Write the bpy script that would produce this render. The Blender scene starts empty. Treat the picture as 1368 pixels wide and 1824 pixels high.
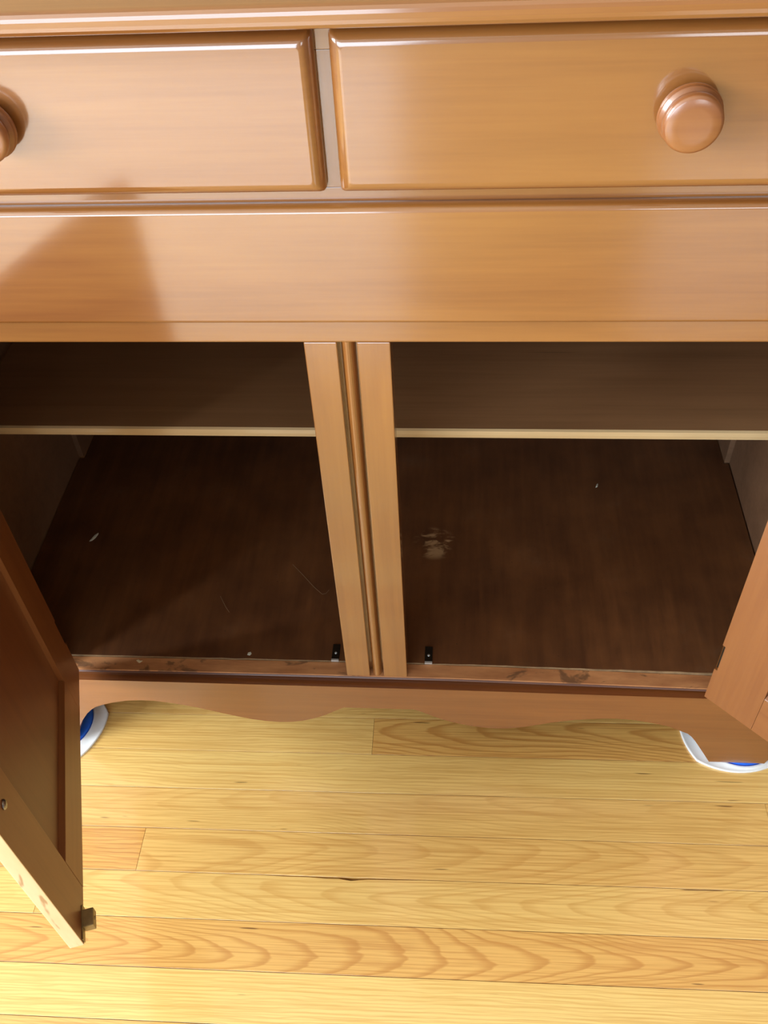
import bpy, bmesh, math, random
from mathutils import Vector, Matrix

S = bpy.context.scene
COL = S.collection
random.seed(11)
PI = math.pi

# ---------------------------------------------------------------- camera
cd = bpy.data.cameras.new('camera')
cam = bpy.data.objects.new('camera', cd)
COL.objects.link(cam)
S.camera = cam
cd.sensor_fit = 'HORIZONTAL'
cd.sensor_width = 36.0
cd.lens = 36.0 * 1651.0 / 1368.0
cd.clip_start = 0.02
pitch, yaw, roll = (math.radians(a) for a in (45.70, -6.495, -3.845))
fwd = Vector((math.sin(yaw) * math.cos(pitch), math.cos(yaw) * math.cos(pitch), -math.sin(pitch)))
rgt = Vector((math.cos(yaw), -math.sin(yaw), 0.0))
upv = rgt.cross(fwd)
r2 = math.cos(roll) * rgt + math.sin(roll) * upv
u2 = -math.sin(roll) * rgt + math.cos(roll) * upv
M = Matrix((r2, u2, -fwd)).transposed().to_4x4()
M.translation = Vector((0.0919, -0.62, 1.0904))
cam.matrix_world = M

# ---------------------------------------------------------------- sky, daylight, exposure
w = bpy.data.worlds.new('sky')
S.world = w
w.use_nodes = True
w.node_tree.nodes['Background'].inputs[0].default_value = (0.80, 0.90, 1.0, 1)
w.node_tree.nodes['Background'].inputs[1].default_value = 0.3


def window_light(name, loc, target, sx, sy, power, color):
    ld = bpy.data.lights.new(name, 'AREA')
    ld.shape = 'RECTANGLE'
    ld.size, ld.size_y = sx, sy
    ld.energy = power
    ld.color = color
    o = bpy.data.objects.new(name, ld)
    COL.objects.link(o)
    o.location = loc
    d = Vector(target) - Vector(loc)
    o.rotation_euler = d.to_track_quat('-Z', 'Y').to_euler()
    return o


# daylight entering at the two windows of the room (each light fills its opening)
window_light('daylight_rear', (-1.35, -3.61, 1.15), (-1.35, 0, 1.15), 2.30, 1.60, 84, (0.74, 0.87, 1.0))
window_light('daylight_left', (-2.61, -1.50, 1.55), (0, -1.50, 1.55), 1.70, 1.30, 185, (0.90, 0.96, 1.0))
window_light('added_sheen_light', (1.40, -3.61, 1.35), (1.40, 0, 1.35), 0.80, 1.10, 12, (0.88, 0.95, 1.0))  # unseen extra light, added to lay some sheen on the right-hand fronts

S.view_settings.view_transform = 'Standard'
S.view_settings.look = 'None'
S.view_settings.gamma = 1.0
S.view_settings.use_curve_mapping = False
S.view_settings.exposure = 0.0


# ---------------------------------------------------------------- node helpers
class NT:
    def __init__(self, name):
        self.m = bpy.data.materials.new(name)
        self.m.use_nodes = True
        self.t = self.m.node_tree
        self.b = self.t.nodes['Principled BSDF']

    def n(self, kind, **kw):
        nd = self.t.nodes.new(kind)
        for k, v in kw.items():
            setattr(nd, k, v)
        return nd

    def put(self, sock, v):
        if isinstance(v, bpy.types.NodeSocket):
            self.t.links.new(v, sock)
        else:
            sock.default_value = v

    def math(self, op, a, b=0.0, c=0.0):
        nd = self.n('ShaderNodeMath', operation=op)
        for i, v in enumerate((a, b, c)):
            self.put(nd.inputs[i], v)
        return nd.outputs[0]

    def obj(self):
        return self.n('ShaderNodeTexCoord').outputs['Object']

    def sep(self, v):
        nd = self.n('ShaderNodeSeparateXYZ')
        self.put(nd.inputs[0], v)
        return nd.outputs

    def comb(self, x, y, z):
        nd = self.n('ShaderNodeCombineXYZ')
        for i, v in enumerate((x, y, z)):
            self.put(nd.inputs[i], v)
        return nd.outputs[0]

    def mapping(self, v, scale, loc=(0, 0, 0)):
        nd = self.n('ShaderNodeMapping')
        self.put(nd.inputs[0], v)
        nd.inputs['Scale'].default_value = scale
        nd.inputs['Location'].default_value = loc
        return nd.outputs[0]

    def noise(self, v, scale, detail=3.0, rough=0.55, dist=0.0):
        nd = self.n('ShaderNodeTexNoise')
        self.put(nd.inputs['Vector'], v)
        nd.inputs['Scale'].default_value = scale
        nd.inputs['Detail'].default_value = detail
        nd.inputs['Roughness'].default_value = rough
        nd.inputs['Distortion'].default_value = dist
        return nd.outputs['Fac']

    def ramp(self, f, stops):
        nd = self.n('ShaderNodeValToRGB')
        self.put(nd.inputs[0], f)
        el = nd.color_ramp.elements
        while len(el) < len(stops):
            el.new(0.5)
        for e, (p, c) in zip(el, stops):
            e.position = p
            e.color = (*c, 1) if len(c) == 3 else c
        return nd.outputs[0]

    def mix(self, f, a, b, mode='MIX'):
        nd = self.n('ShaderNodeMix', data_type='RGBA', blend_type=mode)
        self.put(nd.inputs[0], f)
        for i, v in ((6, a), (7, b)):
            self.put(nd.inputs[i], (*v, 1) if isinstance(v, tuple) and len(v) == 3 else v)
        return nd.outputs[2]

    def smooth(self, v, lo, hi):
        nd = self.n('ShaderNodeMapRange', interpolation_type='SMOOTHSTEP')
        self.put(nd.inputs[0], v)
        nd.inputs[1].default_value = lo
        nd.inputs[2].default_value = hi
        return nd.outputs[0]

    def bump(self, h, strength, dist=0.001):
        nd = self.n('ShaderNodeBump')
        self.put(nd.inputs['Height'], h)
        nd.inputs['Strength'].default_value = strength
        nd.inputs['Distance'].default_value = dist
        self.put(self.b.inputs['Normal'], nd.outputs[0])

    def fin(self, color=None, rough=0.5, metal=0.0, coat=0.0, coat_rough=0.1, spec=0.5, coat_ior=1.5):
        self.b.inputs['Coat IOR'].default_value = coat_ior
        if color is not None:
            self.put(self.b.inputs['Base Color'], (*color, 1) if isinstance(color, tuple) and len(color) == 3 else color)
        self.put(self.b.inputs['Roughness'], rough)
        self.b.inputs['Metallic'].default_value = metal
        self.b.inputs['Coat Weight'].default_value = coat
        self.b.inputs['Coat Roughness'].default_value = coat_rough
        self.b.inputs['Specular IOR Level'].default_value = spec
        return self.m


def lin(r, g, b):
    f = lambda c: (c / 255 / 12.92) if c <= 10 else ((c / 255 + 0.055) / 1.055) ** 2.4
    return (f(r), f(g), f(b))


def maple(name, axis, light, dark, coat=1.0, coat_rough=0.12, rough=0.45, blotch=0.8):
    """varnished maple: fine grain running along AXIS plus soft cloudy figure"""
    g = NT(name)
    v = g.obj()
    rnd = g.n('ShaderNodeObjectInfo').outputs['Random']
    off = g.n('ShaderNodeVectorMath', operation='SCALE')
    off.inputs[0].default_value = (7.3, 3.1, 5.7)
    g.put(off.inputs[3], rnd)
    add = g.n('ShaderNodeVectorMath', operation='ADD')
    g.put(add.inputs[0], v)
    g.put(add.inputs[1], off.outputs[0])
    v = add.outputs[0]
    sc = {'x': (2.2, 60, 60), 'y': (60, 2.2, 60), 'z': (60, 60, 2.2)}[axis]
    sb = {'x': (1.0, 4, 4), 'y': (4, 1.0, 4), 'z': (4, 4, 1.0)}[axis]
    fine = g.noise(g.mapping(v, tuple(4 * c for c in sc)), 1.0, 4, 0.65)
    band = g.noise(g.mapping(v, sc), 1.0, 3, 0.55, 0.6)
    cloud = g.noise(g.mapping(v, sb), 3.0, 3, 0.5, 0.8)
    f = g.math('ADD', g.math('MULTIPLY', fine, 0.25), g.math('MULTIPLY', band, 0.75 - blotch * 0.5))
    f = g.math('ADD', f, g.math('MULTIPLY', cloud, blotch * 0.5))
    c = g.ramp(f, [(0.33, dark), (0.66, light)])
    tint = g.noise(g.mapping(v, sb), 1.7, 2, 0.5, 0.5)
    c = g.mix(g.math('MULTIPLY', g.smooth(tint, 0.40, 0.70), 0.20), c, (light[0] * 1.02, light[1] * 1.22, light[2] * 1.35))
    # small dark nicks in the varnish
    nick = g.smooth(g.noise(g.mapping(v, tuple(c0 * 1.2 for c0 in sc)), 1.7, 1, 0.4), 0.80, 0.86)
    c = g.mix(g.math('MULTIPLY', nick, 0.5), c, tuple(x * 0.4 for x in dark))
    g.bump(g.math('ADD', fine, g.math('MULTIPLY', band, 1.5)), 0.06, 0.0006)
    return g.fin(c, rough, 0, coat, coat_rough, 0.5, 2.05)


ML, MD = lin(153, 99, 43), lin(124, 70, 26)
maple_x = maple('varnished_maple_along', 'x', ML, MD)
maple_z = maple('varnished_maple_upright', 'z', ML, MD)
maple_y = maple('varnished_maple_deep', 'y', ML, MD)
groove_mat = maple('darkened_maple_moulding', 'x', lin(104, 58, 36), lin(78, 40, 24), coat=0.15, coat_rough=0.3, rough=0.55)
knob_mat = maple('turned_maple', 'x', lin(156, 98, 52), lin(126, 68, 32), coat=0.8, coat_rough=0.22)
inner_mat = maple('dull_brown_ply', 'x', lin(140, 104, 76), lin(112, 80, 56), coat=0.0, rough=0.6)
shelf_mat = maple('dull_brown_shelf', 'x', lin(156, 114, 76), lin(130, 92, 58), coat=0.0, rough=0.55)
nosing_mat = maple('pale_shelf_edge', 'x', lin(222, 192, 146), lin(202, 168, 118), coat=0.1, rough=0.5)


def bottom_material():
    g = NT('dark_stained_board')
    v = g.obj()
    n = g.noise(g.mapping(v, (6, 6, 6)), 2.0, 5, 0.6)
    fine = g.noise(g.mapping(v, (80, 8, 80)), 1.0, 3, 0.6)
    f = g.math('ADD', g.math('MULTIPLY', n, 0.6), g.math('MULTIPLY', fine, 0.4))
    c = g.ramp(f, [(0.3, lin(74, 42, 21)), (0.7, lin(118, 74, 40))])
    # scuffed patch beside the centre post, pale scrape marks of its own shape
    x, y, z = g.sep(v)
    dx = g.math('DIVIDE', g.math('SUBTRACT', x, 0.062), 0.030)
    dy = g.math('DIVIDE', g.math('SUBTRACT', y, 0.215), 0.030)
    r = g.math('ADD', g.math('MULTIPLY', dx, dx), g.math('MULTIPLY', dy, dy))
    m = g.math('SUBTRACT', 1.0, g.smooth(r, 0.35, 1.1))
    st = g.noise(g.mapping(v, (38, 75, 1)), 1.0, 3, 0.6, 0.4)
    m = g.math('MULTIPLY', m, g.smooth(st, 0.46, 0.60))
    c = g.mix(g.math('MULTIPLY', m, 0.55), c, lin(214, 176, 128))
    # dusty film towards the front corners
    dust = g.smooth(g.noise(g.mapping(v, (9, 9, 9)), 1.3, 5, 0.7), 0.55, 0.8)
    c = g.mix(g.math('MULTIPLY', dust, 0.16), c, lin(130, 115, 95))
    spk = g.smooth(g.noise(v, 260, 2, 0.5), 0.73, 0.78)
    c = g.mix(g.math('MULTIPLY', spk, 0.6), c, lin(20, 10, 6))
    return g.fin(c, 0.5, 0, 0.15, 0.3)


bottom_mat = bottom_material()


def threshold_material():
    g = NT('worn_sill_wood')
    v = g.obj()
    base = g.noise(g.mapping(v, (14, 60, 60)), 1.0, 4, 0.6)
    c = g.ramp(base, [(0.3, lin(160, 104, 64)), (0.7, lin(206, 148, 98))])
    st = g.smooth(g.noise(g.mapping(v, (22, 40, 10)), 1.0, 4, 0.65, 0.5), 0.56, 0.64)
    c = g.mix(g.math('MULTIPLY', st, 0.65), c, lin(82, 60, 42))
    return g.fin(c, 0.55, 0, 0.1, 0.3)


sill_mat = threshold_material()
maple_in = maple('satin_maple_upright', 'z', lin(146, 90, 42), lin(120, 65, 26), coat=0.25, coat_rough=0.3, rough=0.5)
maple_in_x = maple('satin_maple_along', 'x', lin(146, 90, 42), lin(120, 65, 26), coat=0.25, coat_rough=0.3, rough=0.5)
panel_mat = maple('reddish_panel', 'z', lin(130, 74, 33), lin(106, 53, 21), coat=0.2, coat_rough=0.3, rough=0.5)
apron_mat = maple('shaded_reddish_maple', 'x', lin(140, 83, 38), lin(114, 59, 23), coat=0.7, coat_rough=0.15)  # darker, redder maple: the shade low on the front is put into the colour


def raw_material():
    g = NT('raw_sawn_edge')
    v = g.obj()
    n = g.noise(g.mapping(v, (30, 30, 6)), 1.0, 4, 0.6)
    c = g.ramp(n, [(0.3, lin(236, 206, 154)), (0.7, lin(250, 230, 188))])
    st = g.smooth(g.noise(g.mapping(v, (60, 60, 14)), 1.0, 3, 0.6, 0.5), 0.60, 0.68)
    c = g.mix(g.math('MULTIPLY', st, 0.7), c, lin(176, 122, 72))
    return g.fin(c, 0.7)


raw_mat = raw_material()


def plain(name, c, rough=0.5, metal=0.0, coat=0.0, wear=0.1):
    g = NT(name)
    n = g.noise(g.obj(), 90, 4, 0.6)
    col = g.ramp(n, [(0.25, tuple(x * (1 - wear) for x in c)), (0.75, tuple(min(1, x * (1 + wear)) for x in c))])
    return g.fin(col, rough, metal, coat)


edge_mat = plain('frayed_board_edge', lin(150, 122, 88), 0.8, wear=0.3)
steel_mat = plain('grey_steel', lin(168, 170, 172), 0.3, 1.0)
brass_mat = plain('tarnished_brass', lin(158, 140, 96), 0.42, 0.45, wear=0.25)
dark_metal = plain('blackened_hinge', lin(42, 34, 26), 0.5, 0.6)
zinc_mat = plain('bright_zinc', lin(225, 228, 226), 0.35, 0.6)
white_plastic = plain('white_plastic', lin(242, 247, 250), 0.35, wear=0.03)
blue_pad = plain('blue_felt', lin(30, 104, 232), 0.8, wear=0.12)
lint_mat = plain('pale_lint', lin(205, 205, 190), 0.9)
hair_mat = plain('hair', lin(150, 128, 100), 0.5)
chip_mat = plain('cream_chip', lin(222, 212, 178), 0.7)
wall_mat = plain('painted_wall', lin(150, 140, 128), 0.9, wear=0.02)
dark_wall = plain('brown_painted_wall', lin(96, 84, 74), 0.9, wear=0.02)
back_mat = plain('cream_wall', lin(176, 146, 104), 0.9, wear=0.02)
ceil_mat = plain('white_ceiling', lin(200, 196, 190), 0.9, wear=0.01)
trim_mat = plain('white_trim', lin(232, 230, 224), 0.5, wear=0.02)


def oak_material():
    g = NT('oak_floor')
    v = g.obj()

    def prop(nm):
        nd = g.n('ShaderNodeAttribute', attribute_type='OBJECT', attribute_name=nm)
        return nd.outputs['Fac']
    seed, tone, cath = prop('seed'), prop('tone'), prop('cathedral')
    x, y, z = g.sep(v)
    p = g.comb(g.math('ADD', x, g.math('MULTIPLY', seed, 17.3)), g.math('ADD', y, g.math('MULTIPLY', seed, 5.1)), seed)
    n_low = g.noise(g.mapping(p, (3.2, 9, 1)), 1.0, 1, 0.45)
    n_mid = g.noise(g.mapping(p, (16, 90, 1)), 1.0, 2, 0.5)
    own = g.math('FRACT', g.math('MULTIPLY', seed, 3.73))
    own2 = g.math('FRACT', g.math('MULTIPLY', seed, 7.19))
    yy = g.math('ADD', g.math('ADD', g.math('DIVIDE', y, 0.027), g.math('SUBTRACT', own, 0.5)), g.math('MULTIPLY', g.math('SUBTRACT', n_low, 0.5), 2.6))
    arch = g.math('ADD', g.math('MULTIPLY', x, g.math('MULTIPLY', g.math('ADD', 7.0, g.math('MULTIPLY', own2, 16.0)), g.math('SIGN', g.math('SUBTRACT', own, 0.45)))), g.math('MULTIPLY', g.math('MULTIPLY', yy, yy), 2.4))
    arch = g.math('ADD', arch, g.math('MULTIPLY', n_low, 3.0))
    arch = g.math('ADD', arch, g.math('MULTIPLY', n_mid, 0.6))
    strait = g.math('ADD', g.math('MULTIPLY', y, 230.0), g.math('MULTIPLY', n_low, 5.0))
    strait = g.math('ADD', strait, g.math('MULTIPLY', n_mid, 1.8))
    ring = lambda ph: g.math('FRACT', ph)
    ra, rs = ring(arch), ring(strait)
    line = lambda r: g.math('MULTIPLY', g.smooth(r, 0.50, 0.88), g.math('SUBTRACT', 1.0, g.smooth(r, 0.89, 0.99)))
    rings = g.math('ADD', g.math('MULTIPLY', line(ra), cath), g.math('MULTIPLY', line(rs), g.math('MULTIPLY', g.math('SUBTRACT', 1.0, cath), 0.75)))
    streak = g.noise(g.mapping(p, (7, 420, 1)), 1.0, 3, 0.6)
    pale = g.mix(tone, lin(250, 216, 134), lin(234, 182, 100))
    deep = g.mix(tone, lin(222, 174, 92), lin(190, 126, 58))
    c = g.mix(g.math('MULTIPLY', rings, 0.75), pale, deep)
    c = g.mix(g.math('MULTIPLY', g.smooth(streak, 0.42, 0.68), 0.62), c, deep)
    blot = g.noise(g.mapping(p, (9, 30, 1)), 1.0, 2, 0.5)
    c = g.mix(g.math('MULTIPLY', g.smooth(blot, 0.5, 0.8), 0.25), c, deep)
    knot = g.smooth(g.noise(g.mapping(p, (20, 240, 1)), 1.0, 1, 0.4), 0.765, 0.82)
    c = g.mix(g.math('MULTIPLY', knot, 0.75), c, lin(84, 50, 22))
    g.bump(g.math('ADD', g.math('MULTIPLY', streak, 0.5), rings), 0.05, 0.0005)
    return g.fin(c, 0.36, 0, 1.0, 0.14, 0.5, 1.95)


oak = oak_material()
sub_mat = plain('dark_subfloor', lin(58, 36, 18), 0.8)


# ---------------------------------------------------------------- mesh helpers
def link(name, bm, mat, parent=None, smooth=False):
    me = bpy.data.meshes.new(name)
    bmesh.ops.recalc_face_normals(bm, faces=bm.faces)
    bm.to_mesh(me)
    bm.free()
    for m in (mat if isinstance(mat, (list, tuple)) else [mat]):
        me.materials.append(m)
    if smooth:
        for p in me.polygons:
            p.use_smooth = True
    o = bpy.data.objects.new(name, me)
    COL.objects.link(o)
    if parent:
        o.parent = parent
    return o


def empty(name, loc, label, cat, group=None):
    o = bpy.data.objects.new(name, None)
    o.empty_display_size = 0.05
    COL.objects.link(o)
    o.location = loc
    o['label'], o['category'] = label, cat
    if group:
        o['group'] = group
    return o


def add_box(bm, x0, x1, y0, y1, z0, z1, bev=0.0, seg=2):
    b = bmesh.new()
    vs = [b.verts.new((x, y, z)) for x in (x0, x1) for y in (y0, y1) for z in (z0, z1)]
    for f in ((0, 1, 3, 2), (4, 6, 7, 5), (0, 4, 5, 1), (2, 3, 7, 6), (0, 2, 6, 4), (1, 5, 7, 3)):
        b.faces.new([vs[i] for i in f])
    if bev > 0:
        bmesh.ops.bevel(b, geom=list(b.edges), offset=bev, segments=seg, affect='EDGES', profile=0.6)
    merge(bm, b)


def merge(bm, b):
    bmesh.ops.recalc_face_normals(b, faces=b.faces)
    mp = {v: bm.verts.new(v.co) for v in b.verts}
    for f in b.faces:
        nf = bm.faces.new([mp[v] for v in f.verts])
        nf.material_index = f.material_index
    b.free()


def box(name, mat, parent, x0, x1, y0, y1, z0, z1, bev=0.001, seg=2):
    bm = bmesh.new()
    add_box(bm, x0, x1, y0, y1, z0, z1, bev, seg)
    return link(name, bm, mat, parent)


def extrude_xz(poly, y0, y1, bev=0.0):
    """closed outline of (x, z) points pushed from y0 (front) to y1"""
    b = bmesh.new()
    a = [b.verts.new((x, y0, z)) for x, z in poly]
    c = [b.verts.new((x, y1, z)) for x, z in poly]
    n = len(poly)
    fr = b.faces.new(a)
    b.faces.new(list(reversed(c)))
    for i in range(n):
        b.faces.new((a[i], a[(i + 1) % n], c[(i + 1) % n], c[i]))
    if bev:
        bmesh.ops.bevel(b, geom=list(fr.edges), offset=bev, segments=2, affect='EDGES', profile=0.6)
    return b


def sag(x):
    """the old lower rail has dropped a little towards its ends"""
    r = min(max((x - 0.08) / 0.30, 0.0), 1.35)
    l = min(max((-x - 0.10) / 0.26, 0.0), 1.4)
    return -0.0065 * r ** 1.2 - 0.0022 * l


def sweep_x(prof, x0, x1, n=24, drop=True):
    """closed profile of (y, z) points swept along x"""
    b = bmesh.new()
    rows = []
    for i in range(n + 1):
        x = x0 + (x1 - x0) * i / n
        dz = sag(x) if drop else 0.0
        rows.append([b.verts.new((x, y, z + dz)) for y, z in prof])
    k = len(prof)
    for i in range(n):
        for j in range(k):
            b.faces.new((rows[i][j], rows[i][(j + 1) % k], rows[i + 1][(j + 1) % k], rows[i + 1][j]))
    b.faces.new(rows[0])
    b.faces.new(list(reversed(rows[-1])))
    return b


def lathe(prof, seg=40):
    """profile of (radius, distance along -Y) turned about the Y axis"""
    b = bmesh.new()
    rows = []
    for r, d in prof:
        if r < 1e-6:
            rows.append([b.verts.new((0, -d, 0))])
        else:
            rows.append([b.verts.new((r * math.cos(2 * PI * i / seg), -d, r * math.sin(2 * PI * i / seg))) for i in range(seg)])
    for p, q in zip(rows, rows[1:]):
        for i in range(seg):
            j = (i + 1) % seg
            if len(p) == 1:
                b.faces.new((p[0], q[i], q[j]))
            elif len(q) == 1:
                b.faces.new((p[i], q[0], p[j]))
            else:
                b.faces.new((p[i], p[j], q[j], q[i]))
    return b


def structure(o):
    o['kind'] = 'structure'
    return o


# ---------------------------------------------------------------- the room
RX0, RX1, RY0, RY1, RZ = -2.60, 2.20, -3.60, 0.53, 2.50
bm = bmesh.new()
add_box(bm, RX0 - 0.1, RX1 + 0.1, RY0 - 0.1, RY1 + 0.1, -0.10, -0.014)
floor = structure(link('floor', bm, sub_mat))
structure(box('ceiling', ceil_mat, None, RX0 - 0.1, RX1 + 0.1, RY0 - 0.1, RY1 + 0.1, RZ, RZ + 0.1, 0))
structure(box('wall_back', back_mat, None, RX0 - 0.1, RX1 + 0.1, RY1, RY1 + 0.1, -0.014, RZ, 0))
structure(box('wall_right', dark_wall, None, RX1, RX1 + 0.1, RY0, RY1, -0.014, RZ, 0))
bm = bmesh.new()   # left wall with a window opening
for y0, y1, z0, z1 in ((RY0, -2.35, -0.014, RZ), (-0.65, RY1, -0.014, RZ), (-2.35, -0.65, -0.014, 0.90), (-2.35, -0.65, 2.20, RZ)):
    add_box(bm, RX0 - 0.1, RX0, y0, y1, z0, z1)
structure(link('wall_left', bm, wall_mat))
bm = bmesh.new()   # wall behind the photographer with a tall window and an opening for the added light
for x0, x1, z0, z1 in ((RX0 - 0.1, -2.5, -0.014, RZ), (-0.2, 1.0, -0.014, RZ), (1.8, RX1 + 0.1, -0.014, RZ), (-2.5, -0.2, -0.014, 0.35), (-2.5, -0.2, 1.95, RZ), (1.0, 1.8, -0.014, 0.8), (1.0, 1.8, 1.9, RZ)):
    add_box(bm, x0, x1, RY0 - 0.1, RY0, z0, z1)
structure(link('wall_front', bm, wall_mat))
structure(box('baseboard_back', trim_mat, None, RX0, RX1, RY1 - 0.014, RY1, 0.0, 0.09, 0.002))

# ---------------------------------------------------------------- oak strip floor, plank by plank
ANG = 0.0122
PITCH = 0.0545
TONE = {  # (row, index of plank in row): tone, cathedral
    0: [(0.30, 0.15), (0.85, 0.95)], 1: [(0.12, 0.05)], 2: [(0.38, 0.35), (0.5, 0.5)], 3: [(1.15, 0.0), (0.52, 0.5)],
    4: [(0.15, 0.2), (0.28, 0.6)], 5: [(0.80, 0.85)], 6: [(-0.28, 0.10)], 7: [(0.65, 0.4)], -1: [(0.45, 0.3)], -2: [(0.5, 0.2)],
}
JOINT = {0: [-0.0155], 1: [], 2: [0.474], 3: [-0.292], 4: [-0.402], 5: [], 6: [], 7: [0.7], -1: [-0.7], -2: [0.25]}


def plank_mesh(L, W, chip=None):
    b = bmesh.new()
    g = 0.00038
    c = 0.00012
    hx, hy = L / 2 - g / 2, W / 2 - g
    # top outline; a chipped edge gets extra points
    far = [(-hx, hy), (hx, hy)]
    if chip:
        far = [(-hx, hy)] + [(cx, hy - d) for cx, d in chip] + [(hx, hy)]
    top = [(-hx + c, -hy + c), (hx - c, -hy + c)] + [(x - c if x > 0 and i == len(far) - 1 else (x + c if i == 0 else x), y - c) for i, (x, y) in reversed(list(enumerate(far)))]
    mid = [(-hx, -hy), (hx, -hy)] + list(reversed(far))
    vt = [b.verts.new((x, y, 0.0)) for x, y in top]
    vm = [b.verts.new((x, y, -c)) for x, y in mid]
    vb = [b.verts.new((x, y, -0.014)) for x, y in mid]
    b.faces.new(vt)
    n = len(vt)
    for i in range(n):
        j = (i + 1) % n
        b.faces.new((vt[i], vm[i], vm[j], vt[j]))
        b.faces.new((vm[i], vb[i], vb[j], vm[j]))
    me = bpy.data.meshes.new('plank')
    bmesh.ops.recalc_face_normals(b, faces=b.faces)
    b.to_mesh(me)
    b.free()
    me.materials.append(oak)
    return me


rr = random.Random(5)
row0 = -10
rows_end = 65
ca, sa = math.cos(ANG), math.sin(ANG)
for row in range(row0, rows_end):
    ytop = 0.0490 - PITCH * row
    yc = ytop - PITCH / 2
    xa, xb = RX0 + 0.05, RX1 - 0.05
    if row in JOINT:
        cuts = [xa] + JOINT[row] + [xb]
    else:
        first = rr.uniform(-1.8, -0.4)
        cuts = [xa, first, first + rr.uniform(1.1, 2.0), xb]
    for i in range(len(cuts) - 1):
        x0, x1 = cuts[i], cuts[i + 1]
        if x1 - x0 < 0.05:
            continue
        chip = None
        xm = (x0 + x1) / 2
        if row == 4 and i == 1:   # split edge between two boards
            chip = [(cx - xm, d) for cx, d in ((-0.14, 0.0), (-0.105, 0.0008), (-0.08, 0.0006), (-0.06, 0.0016), (-0.045, 0.0014), (-0.030, 0.0034), (-0.022, 0.0024), (-0.010, 0.0012), (0.02, 0.0008), (0.06, 0.0))]
        o = bpy.data.objects.new('plank', plank_mesh(x1 - x0, PITCH, chip))
        COL.objects.link(o)
        o.parent = floor
        o.location = (xm * ca - yc * sa, xm * sa + yc * ca, rr.uniform(-0.00004, 0.0))
        o.rotation_euler = (0, 0, ANG)
        if row in TONE:
            t, c = TONE[row][min(i, len(TONE[row]) - 1)]
        else:
            t, c = rr.uniform(0.1, 0.7), rr.choice((0.1, 0.3, 0.8))
        o['tone'], o['cathedral'], o['seed'] = float(t), float(c), rr.uniform(0, 10)

# ---------------------------------------------------------------- the sideboard
buffet = empty('sideboard', (0, 0.22, 0.0), 'old varnished maple sideboard with its two lower doors hanging open', 'sideboard')
HW = 0.490          # half width
OL, OR = -0.3835, 0.3915   # door openings
BACK = 0.46


def part(name, bm, mat, smooth=False):
    o = link(name, bm, mat, None, smooth)
    o.parent = buffet
    o.matrix_parent_inverse = Matrix.Translation(-Vector(buffet.location))
    return o


def pbox(name, mat, *a, **k):
    bm = bmesh.new()
    add_box(bm, *a, **k)
    return part(name, bm, mat)


def sub(name, bm, mat, par, smooth=False):
    """a piece of a part, given in the part's own coordinates"""
    return link(name, bm, mat, par, smooth)


pbox('countertop', maple_x, -HW - 0.015, HW + 0.015, -0.038, BACK + 0.005, 0.8980, 0.9122, bev=0.0055, seg=4)
for s in (-1, 1):
    x0, x1 = sorted((s * HW, s * 0.4777))
    bm = bmesh.new()
    add_box(bm, x0, x1, 0.0205, BACK, 0.10, 0.8978, 0.0008)
    for f in bm.faces:
        if abs(abs(f.calc_center_median().x) - 0.4777) < 1e-4:
            f.material_index = 1
    part('side_panel', bm, [maple_z, inner_mat])
    b = bmesh.new()
    add_box(b, *sorted((s * HW, s * 0.4777)), 0.0185, 0.075, 0.0105, 0.0995, 0.001)
    part('side_foot', b, maple_z)
    b = bmesh.new()
    add_box(b, *sorted((s * HW, s * 0.450)), BACK - 0.05, BACK, 0.0, 0.0995, 0.001)
    part('rear_foot', b, maple_z)
    pbox('corner_post', inner_mat, *sorted((s * 0.470, s * 0.4776)), 0.379, BACK - 0.01, 0.1705, 0.885, bev=0.0006)
pbox('back_panel', inner_mat, -0.4775, 0.4775, BACK - 0.009, BACK, 0.1005, 0.8976, bev=0.0)

# face frame
pbox('face_stile', maple_z, -HW, OL, 0.0, 0.020, 0.1735, 0.8978, bev=0.0012)
pbox('face_stile', maple_z, OR, HW, 0.0, 0.020, 0.1735, 0.8978, bev=0.0012)
pbox('top_rail', maple_x, OL + 0.0002, OR - 0.0002, 0.0, 0.020, 0.8745, 0.8978, bev=0.0003)
pbox('middle_rail', maple_x, OL + 0.0002, OR - 0.0002, 0.0, 0.020, 0.755, 0.7815, bev=0.0003)
pbox('door_rail', maple_x, OL + 0.0002, OR - 0.0002, 0.0, 0.020, 0.6485, 0.690, bev=0.0015)
pbox('drawer_divider', maple_z, -0.0175, 0.0195, 0.0, 0.020, 0.7817, 0.8743, bev=0.0002)
# centre post: two flats with a half-round bead lying in a groove between them
bm = bmesh.new()
add_box(bm, -0.0355, -0.0083, 0.0, 0.020, 0.1722, 0.6483, 0.0008)
add_box(bm, 0.0083, 0.0355, 0.0, 0.020, 0.1722, 0.6483, 0.0008)
add_box(bm, -0.0085, 0.0085, 0.011, 0.020, 0.1722, 0.6483, 0.0)
post = part('centre_post', bm, maple_z)
b = bmesh.new()
pr = []
for i in range(13):
    a = PI * i / 12
    pr.append((-0.0060 * math.cos(a), 0.0105 - 0.0100 * math.sin(a)))
lo = [b.verts.new((x, y, 0.1722)) for x, y in pr]
hi = [b.verts.new((x, y, 0.6483)) for x, y in pr]
for i in range(12):
    b.faces.new((lo[i], lo[i + 1], hi[i + 1], hi[i]))
b.faces.new(lo)
b.faces.new(hi)
b.faces.new((lo[0], hi[0], hi[-1], lo[-1]))
sub('bead', b, maple_z, post, False)

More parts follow.
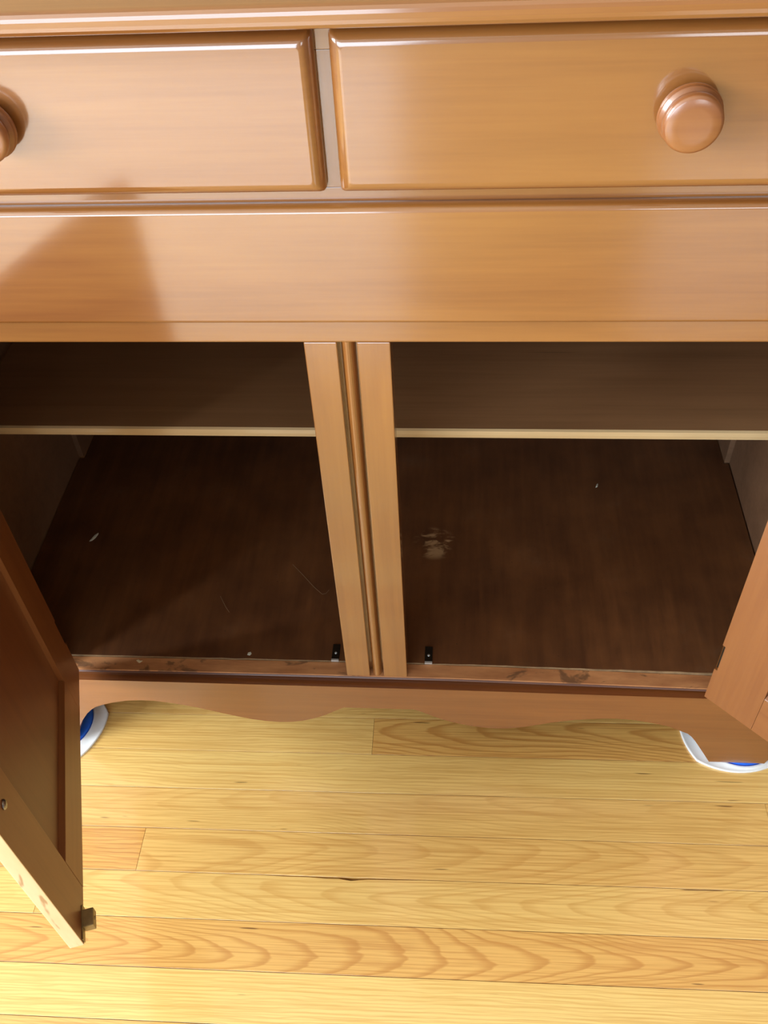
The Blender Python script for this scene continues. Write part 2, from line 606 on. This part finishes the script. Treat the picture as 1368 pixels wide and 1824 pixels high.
# lower rail, its worn sill and the moulding under it
prof = [(0.0005, 0.1708), (0.002, 0.1693), (0.0045, 0.1682), (0.002, 0.1670), (0.0008, 0.1655), (0.0016, 0.1640), (0.0062, 0.1625),
        (0.0075, 0.1600), (0.0065, 0.1565), (0.0060, 0.1480), (0.0185, 0.1480), (0.0185, 0.1708)]
part('lower_moulding', sweep_x(prof, -HW, HW, 40), groove_mat)
part('sill', sweep_x([(0.0, 0.1709), (0.0003, 0.1716), (0.001, 0.1718), (0.0185, 0.1718), (0.0185, 0.1709)], OL, OR, 40), sill_mat)

# scalloped apron running down into the two bracket feet
low = [(-0.482, 0.0105), (-0.412, 0.0105), (-0.405, 0.024), (-0.3975, 0.044), (-0.3880, 0.062), (-0.3785, 0.080), (-0.3703, 0.0895), (-0.3621, 0.0945), (-0.350, 0.1010), (-0.3371, 0.1062),
       (-0.3174, 0.1118), (-0.2989, 0.1138), (-0.281, 0.1132), (-0.2638, 0.1103), (-0.247, 0.1062), (-0.23, 0.1012), (-0.2135, 0.0952), (-0.1964, 0.0891),
       (-0.18, 0.0832), (-0.1623, 0.0778), (-0.145, 0.0745), (-0.127, 0.0733), (-0.112, 0.0745), (-0.0978, 0.0780), (-0.083, 0.0845), (-0.068, 0.0932), (-0.056, 0.1025), (-0.0439, 0.1133),
       (0.0429, 0.1140), (0.053, 0.1062), (0.0646, 0.0988), (0.075, 0.0925), (0.0853, 0.0874), (0.099, 0.0823), (0.1131, 0.0784), (0.127, 0.0757), (0.1409, 0.0744), (0.155, 0.0752),
       (0.1684, 0.0775), (0.182, 0.0817), (0.1952, 0.0866), (0.208, 0.0913), (0.2216, 0.0955), (0.238, 0.0998), (0.2545, 0.1027), (0.271, 0.1047), (0.2874, 0.1055), (0.305, 0.1040),
       (0.3216, 0.1003), (0.336, 0.0965), (0.3491, 0.0922), (0.3600, 0.0880), (0.3690, 0.0825), (0.3755, 0.0765), (0.3815, 0.0695), (0.3880, 0.0590), (0.3943, 0.0474), (0.405, 0.0276), (0.4133, 0.0105), (0.482, 0.0105)]
topz = 0.1565
up = [(HW, 0.04), (HW, topz)] + [(HW - (2 * HW) * i / 30, topz + sag(HW - (2 * HW) * i / 30) * 0.35) for i in range(1, 30)] + [(-HW, topz), (-HW, 0.04)]
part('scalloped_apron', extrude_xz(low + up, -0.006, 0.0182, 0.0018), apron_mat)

# inside: bottom board with a frayed front edge, shelf with pale nosing
b = bmesh.new()
n = 60
rf = random.Random(3)
EX = 0.4757
top_f, bot_f, lip = [], [], []
for i in range(n + 1):
    x = -EX + 2 * EX * i / n
    dz = 0.6 * sag(x)
    yf = 0.0190 + rf.uniform(-0.0003, 0.0006)
    top_f.append(b.verts.new((x, yf + 0.0010, 0.1724 + dz)))
    lip.append(b.verts.new((x, yf, 0.1721 + dz + rf.uniform(-0.0002, 0.0002))))
    bot_f.append(b.verts.new((x, 0.0190, 0.158 + dz)))
edge = [(EX, 0.377), (0.4690, 0.377), (0.4690, BACK - 0.010), (-0.4690, BACK - 0.010), (-0.4690, 0.377), (-EX, 0.377)]
tb = [b.verts.new((x, y, 0.1702)) for x, y in edge]
bb_ = [b.verts.new((x, y, 0.158)) for x, y in edge]
midt = [b.verts.new((-EX + 2 * EX * i / n, 0.12, 0.1706)) for i in range(n + 1)]
for i in range(n):
    b.faces.new((top_f[i], top_f[i + 1], midt[i + 1], midt[i]))
    for a, c in ((lip, top_f), (bot_f, lip)):
        f = b.faces.new((a[i], a[i + 1], c[i + 1], c[i]))
        f.material_index = 1
b.faces.new(midt + tb)
b.faces.new(bot_f + bb_)
loop_t = [top_f[-1], midt[-1]] + tb
b.faces.new((lip[-1], top_f[-1], midt[-1], tb[0], bb_[0], bot_f[-1]))
b.faces.new((lip[0], top_f[0], midt[0], tb[-1], bb_[-1], bot_f[0]))
for i in range(5):
    b.faces.new((tb[i], tb[i + 1], bb_[i + 1], bb_[i]))
part('bottom_board', b, [bottom_mat, edge_mat])
bm = bmesh.new()
add_box(bm, -0.4695, 0.4695, 0.1532, BACK - 0.0095, 0.4140, 0.4254, 0.0004)
shelf = part('shelf', bm, shelf_mat)
b = sweep_x([(0.1530, 0.4138), (0.1502, 0.4150), (0.1496, 0.4196), (0.1502, 0.4243), (0.1530, 0.4256)], -0.4695, 0.4695, 2, False)
sub('shelf_nosing', b, nosing_mat, shelf)
# dust board closing the drawer space above the door openings
pbox('dust_board', inner_mat, -0.4695, 0.4695, 0.0205, BACK - 0.0095, 0.684, 0.690, bev=0)


# ---------------------------------------------------------------- drawers with rounded lips, knobs
def lipped_front(x0, x1, z0, z1, depth, r, seg=5):
    """a board whose front edges roll over on all four sides; corners eased"""
    b = bmesh.new()
    rings = []
    cr = r * 0.35
    prof = [(0.0, 0.0)] + [(r * (1 - math.cos(a)), depth * 0.30 + (depth * 0.70) * math.sin(a)) for a in [PI / 2 * i / seg for i in range(seg + 1)]]
    for ins, d in prof:
        ring = []
        c = max(cr, 0.0008)
        for cx, cz, a0 in ((x1 - ins - c, z1 - ins - c, 0), (x0 + ins + c, z1 - ins - c, 90), (x0 + ins + c, z0 + ins + c, 180), (x1 - ins - c, z0 + ins + c, 270)):
            for q in range(5):
                a = math.radians(a0 + 90 * q / 4)
                ring.append(b.verts.new((cx + c * math.cos(a), -d, cz + c * math.sin(a))))
        rings.append(ring)
    k = len(rings[0])
    for p, q in zip(rings, rings[1:]):
        for i in range(k):
            j = (i + 1) % k
            f = b.faces.new((p[i], p[j], q[j], q[i]))
            f.smooth = True
    b.faces.new(rings[-1])
    b.faces.new(list(reversed(rings[0])))
    return b


KNOB = [(0.0, 0.0002), (0.0150, 0.0002), (0.0140, 0.0012), (0.0130, 0.0024), (0.0145, 0.0040), (0.0182, 0.0052), (0.0200, 0.0064), (0.0205, 0.0080), (0.0203, 0.0094),
        (0.0195, 0.0099), (0.0199, 0.0106), (0.0196, 0.0118), (0.0172, 0.0127), (0.0168, 0.0140), (0.0180, 0.0152), (0.0188, 0.0175), (0.0187, 0.0204), (0.0178, 0.0224), (0.0160, 0.0233), (0.010, 0.0236), (0.0, 0.0237)]


def add_knob(parent, x, y, z, rot=0.0, scale=1.0):
    o = sub('knob', lathe([(r * scale, d * scale) for r, d in KNOB]), knob_mat, parent, True)
    o.location = (x, y, z)
    o.rotation_euler = (0, 0, rot)
    return o


DR = 0.0142
left_dr = part('drawer', lipped_front(-0.4560, -0.0030, 0.7822, 0.8892, DR, 0.0085), maple_x)
right_dr = part('drawer', lipped_front(0.0068, 0.4620, 0.7822, 0.8892, DR, 0.0085), maple_x)
add_knob(left_dr, -0.2265, -DR, 0.8370)
add_knob(right_dr, 0.2345, -DR, 0.8370)
part('long_drawer', lipped_front(-0.4560, 0.4620, 0.6722, 0.7712, 0.0105, 0.0045), maple_x)


# ---------------------------------------------------------------- doors
DT = 0.0135         # thickness
DZ0, DZ1 = 0.1746, 0.6465


def door(pivot, rot, width, mirror, hinge_z, catch):
    """local frame: x from the hinge edge to the free edge, y outward through the outer face (-) to the inner face (+)"""
    m = -1 if mirror else 1
    sw, fw, rh, rc = 0.0595, 0.0570, 0.0640, 0.0055

    def X(a, b_):
        return sorted((m * a, m * b_))
    bm = bmesh.new()
    x0, x1 = X(sw - 0.006, width - fw + 0.006)
    add_box(bm, x0, x1, 0.0035, DT - rc, DZ0 + rh - 0.006, DZ1 - rh + 0.006, 0.0)
    d = link('door', bm, panel_mat)
    d.parent = buffet
    # hinge stile, notched where the hinge leaf is let in
    poly = [(0.0, DZ0)]
    for z0, z1 in hinge_z:
        poly += [(0.0, z0), (0.0035, z0), (0.0035, z1), (0.0, z1)]
    poly += [(0.0, DZ1), (sw, DZ1), (sw, DZ0)]
    b = extrude_xz([(m * x, z) for x, z in poly], 0.0, DT)
    sub('stile', b, maple_in, d)
    b = bmesh.new()
    x0, x1 = X(width - fw, width)
    bb = bmesh.new()
    add_box(bb, x0, x1, 0.0, DT, DZ0, DZ1, 0.0006)
    for f in bb.faces:
        c = f.calc_center_median()
        if abs(abs(c.x) - width) < 0.0007:
            f.material_index = 1
    merge(b, bb)
    sub('stile', b, [maple_in, raw_mat], d)
    for z0, z1 in ((DZ0, DZ0 + rh), (DZ1 - rh, DZ1)):
        bm = bmesh.new()
        x0, x1 = X(sw + 0.0004, width - fw - 0.0004)
        # the rail's edge towards the panel is a small slope
        inner = z1 if z0 == DZ0 else z0
        s_ = 1 if z0 == DZ0 else -1
        outer = z0 if z0 == DZ0 else z1
        pr_ = [(0.0, outer), (0.0, inner), (DT - rc, inner), (DT - 0.0005, inner - s_ * 0.0035), (DT, inner - s_ * 0.0042), (DT, outer)]
        bb = sweep_x(pr_, x0, x1, 1, False)
        merge(bm, bb)
        sub('rail', bm, maple_in_x, d)
    # hinge leaves
    for z0, z1 in hinge_z:
        bm = bmesh.new()
        x0, x1 = X(0.0006, 0.0034)
        add_box(bm, x0, x1, 0.0015, DT - 0.003, z0 + 0.001, z1 - 0.001, 0.0003)
        h = sub('hinge', bm, dark_metal, d)
        h['label'] = 'blackened butt hinge let into the door edge'
    # wooden knob outside and the head of its screw inside
    kn = add_knob(d, m * (width - 0.028), 0.0, 0.4065, 0.0, 0.9)
    b = lathe([(0.0, 0.0), (0.0044, 0.0), (0.0044, 0.0008), (0.0036, 0.0018), (0.0018, 0.0024), (0.0, 0.0025)], 20)
    sc = sub('screw', b, steel_mat, d, True)
    sc.location = (m * (width - 0.0285), DT, 0.4065)
    sc.rotation_euler = (0, 0, PI)
    sc['label'] = 'grey steel screw head of the door knob'
    if catch:
        bm = bmesh.new()
        x0, x1 = X(width - 0.036, width - 0.002)
        add_box(bm, x0, x1, DT, DT + 0.0012, DZ0 - 0.0005, DZ0 + 0.0085, 0.0003)
        x0, x1 = X(width - 0.031, width - 0.0135)
        add_box(bm, x0, x1, DT + 0.0008, DT + 0.0115, DZ0 - 0.003, DZ0 + 0.0085, 0.0010)
        bl = lathe([(0.0, 0.0), (0.0022, 0.0), (0.0020, 0.0010), (0.0, 0.0014)], 14)
        bmesh.ops.rotate(bl, verts=bl.verts, cent=(0, 0, 0), matrix=Matrix.Rotation(PI, 3, 'Z'))
        bmesh.ops.translate(bl, verts=bl.verts, vec=(m * (width - 0.022), DT + 0.0113, DZ0 + 0.003))
        merge(bm, bl)
        ct = sub('catch', bm, brass_mat, d)
        ct['label'] = 'tarnished brass catch at the bottom corner'
    d.location = Vector((pivot[0], pivot[1], 0)) - Vector((buffet.location.x, buffet.location.y, 0))
    d.rotation_euler = (0, 0, rot)
    return d


ld = door((-0.3735, -0.0085), math.radians(-72.3), 0.3295, False, [(0.229, 0.272), (0.55, 0.593)], True)
ld['label'] = 'open door seen from its inner face, with brass catch'
rd = door((0.3835, -0.0065), math.radians(136.0), 0.346, True, [(0.229, 0.272), (0.55, 0.593)], True)
rd['label'] = 'door swung wide open past the side foot'

# strike plates of the door catches, screwed to the bottom board beside the post
for x in (-0.0520, 0.0600):
    bm = bmesh.new()
    zz = 0.1722
    add_box(bm, x - 0.0045, x + 0.0045, 0.0218, 0.0440, zz, zz + 0.0012, 0.0003)
    for f in bm.faces:
        f.material_index = 1
    add_box(bm, x - 0.0045, x + 0.0045, 0.0188, 0.0217, zz, zz + 0.0026, 0.0004)
    bl = lathe([(0.0, 0.0), (0.0016, 0.0), (0.0012, 0.0008), (0.0, 0.001)], 12)
    bmesh.ops.rotate(bl, verts=bl.verts, cent=(0, 0, 0), matrix=Matrix.Rotation(-PI / 2, 3, 'X'))
    bmesh.ops.translate(bl, verts=bl.verts, vec=(x, 0.031, zz + 0.0012))
    merge(bm, bl)
    sp = part('strike_plate', bm, [zinc_mat, dark_metal])
    sp['label'] = 'small zinc strike plate on the bottom board'


# ---------------------------------------------------------------- furniture sliders under the front feet
def slider(loc, ang, label, off, pr):
    t = empty('furniture_slider', loc, label, 'slider', 'furniture sliders under the front feet')
    t.rotation_euler = (0, 0, ang)

    def outline(rs, rc, n=14):
        """a square with bowed sides: each side is an arc from corner to corner"""
        h = rc / math.sqrt(2)          # corner at (h, h)
        sg = rs - h                    # how far the side bows out
        R = (h * h + sg * sg) / (2 * sg)
        cx = rs - R
        am = math.asin(h / R)
        pts = []
        for k in range(4):
            ro = PI / 2 * k
            for i in range(n):
                a = -am + 2 * am * i / n
                x, y = cx + R * math.cos(a), R * math.sin(a)
                pts.append((x * math.cos(ro) - y * math.sin(ro), x * math.sin(ro) + y * math.cos(ro)))
        return pts
    base = outline(0.064, 0.070)
    co, si = math.cos(-ang), math.sin(-ang)
    ox, oy = off[0] * co - off[1] * si, off[0] * si + off[1] * co

    def rings(levels):
        b = bmesh.new()
        rs_ = []
        for kind, sc, z in levels:
            ring = []
            for x, y in base:
                if kind == 'out':
                    ring.append(b.verts.new((x * sc, y * sc, z)))
                else:
                    r = math.hypot(x, y)
                    ring.append(b.verts.new((ox + x / r * sc, oy + y / r * sc, z)))
            rs_.append(ring)
        m = len(base)
        for p, q in zip(rs_, rs_[1:]):
            for i in range(m):
                k = (i + 1) % m
                b.faces.new((p[i], p[k], q[k], q[i])).smooth = True
        b.faces.new(rs_[-1])
        b.faces.new(list(reversed(rs_[0])))
        return b
    rim = link('rim', rings([('out', 0.985, 0.0), ('out', 1.0, 0.0010), ('out', 0.997, 0.0030), ('out', 0.985, 0.0038), ('out', 0.965, 0.0034),
                             ('circ', pr + 0.0040, 0.0052), ('circ', pr + 0.0030, 0.0062), ('circ', pr + 0.0010, 0.0064), ('circ', pr + 0.0004, 0.0058), ('circ', pr, 0.0040)]), white_plastic, t)
    rim['label'] = 'white plastic rim'
    pad = link('pad', rings([('circ', pr - 0.0004, 0.0041), ('circ', pr - 0.0004, 0.0096), ('circ', pr - 0.0018, 0.0102)]), blue_pad, t)
    pad['label'] = 'blue felt pad'
    return t


slider((0.4505, 0.0495, 0.0), 0.0, 'white and blue furniture slider under the sideboard foot below the wide open door', (0.0080, -0.0060), 0.0500)
slider((-0.449, 0.020, 0.0), math.radians(-27.0), 'white and blue furniture slider under the sideboard foot behind the door with the brass catch', (0.0, 0.004), 0.0490)


# ---------------------------------------------------------------- bits lying in the empty cupboard
def strand(name, pts, r, mat, label, cat):
    b = bmesh.new()
    prev = None
    for i, p in enumerate(pts):
        p = Vector(p)
        q = Vector(pts[min(i + 1, len(pts) - 1)]) - Vector(pts[max(i - 1, 0)])
        q.normalize()
        side = q.cross(Vector((0, 0, 1))).normalized()
        upn = side.cross(q)
        ring = [b.verts.new(p + r * (math.cos(a) * side + math.sin(a) * upn)) for a in (PI / 4, 3 * PI / 4, 5 * PI / 4, 7 * PI / 4)]
        if prev:
            for k in range(4):
                b.faces.new((prev[k], prev[(k + 1) % 4], ring[(k + 1) % 4], ring[k]))
        else:
            b.faces.new(ring)
        prev = ring
    b.faces.new(list(reversed(prev)))
    o = link(name, b, mat)
    o['label'], o['category'] = label, cat
    return o


BZ = 0.1716
strand('hair_strand', [(-0.2105, 0.116, BZ), (-0.206, 0.108, BZ + 0.0006), (-0.200, 0.098, BZ + 0.0006), (-0.194, 0.090, BZ + 0.0002)], 0.00028, hair_mat, 'short curved hair on the dark bottom board of the sideboard', 'hair')
strand('hair_strand', [(-0.124, 0.172, BZ), (-0.108, 0.154, BZ + 0.0004), (-0.092, 0.135, BZ + 0.0004), (-0.079, 0.1225, BZ + 0.0004), (-0.0745, 0.1235, BZ + 0.0006), (-0.071, 0.130, BZ)], 0.00022, hair_mat, 'long hooked hair on the bottom board beside the centre post', 'hair')


def scrap(name, loc, pts, h, mat, label, cat, rot=0.0):
    b = bmesh.new()
    lo_ = [b.verts.new((x, y, 0)) for x, y in pts]
    hi_ = [b.verts.new((x * 0.8, y * 0.8, h * (0.7 + 0.3 * math.sin(3 * i)))) for i, (x, y) in enumerate(pts)]
    b.faces.new(list(reversed(lo_)))
    n_ = len(pts)
    top = b.verts.new((0, 0, h))
    for i in range(n_):
        j = (i + 1) % n_
        b.faces.new((lo_[i], lo_[j], hi_[j], hi_[i]))
        b.faces.new((hi_[i], hi_[j], top))
    o = link(name, b, mat)
    o.location = loc
    o.rotation_euler = (0, 0, rot)
    o['label'], o['category'] = label, cat
    return o


scrap('lint_scrap', (-0.4065, 0.215, 0.1708), [(-0.0016, -0.009), (0.0014, -0.006), (0.0026, 0.0), (0.002, 0.007), (0.0005, 0.0095), (-0.001, 0.004), (-0.002, -0.002)], 0.0018, lint_mat, 'pale wisp of lint on the bottom board near the side wall', 'lint', -0.35)
scrap('paint_chip', (-0.2914, 0.0135, 0.1701), [(-0.0045, 0.001), (-0.001, -0.0022), (0.0012, -0.0026), (0.0042, 0.0006), (0.001, 0.0008), (-0.002, 0.0026)], 0.0007, chip_mat, 'small cream chip on the worn sill of the sideboard', 'chip')
scrap('lint_scrap', (0.2864, 0.3289, 0.1704), [(-0.001, -0.004), (0.0012, -0.002), (0.0013, 0.003), (0.0, 0.0055), (-0.0012, 0.002)], 0.0014, lint_mat, 'tiny pale speck of lint far back on the bottom board', 'lint', -0.3)
scrap('lint_scrap', (-0.1576, 0.0275, 0.1716), [(-0.0028, -0.002), (0.001, -0.003), (0.003, 0.0), (0.0012, 0.003), (-0.0022, 0.002)], 0.0012, lint_mat, 'grey tuft of dust at the front edge of the bottom board', 'lint')
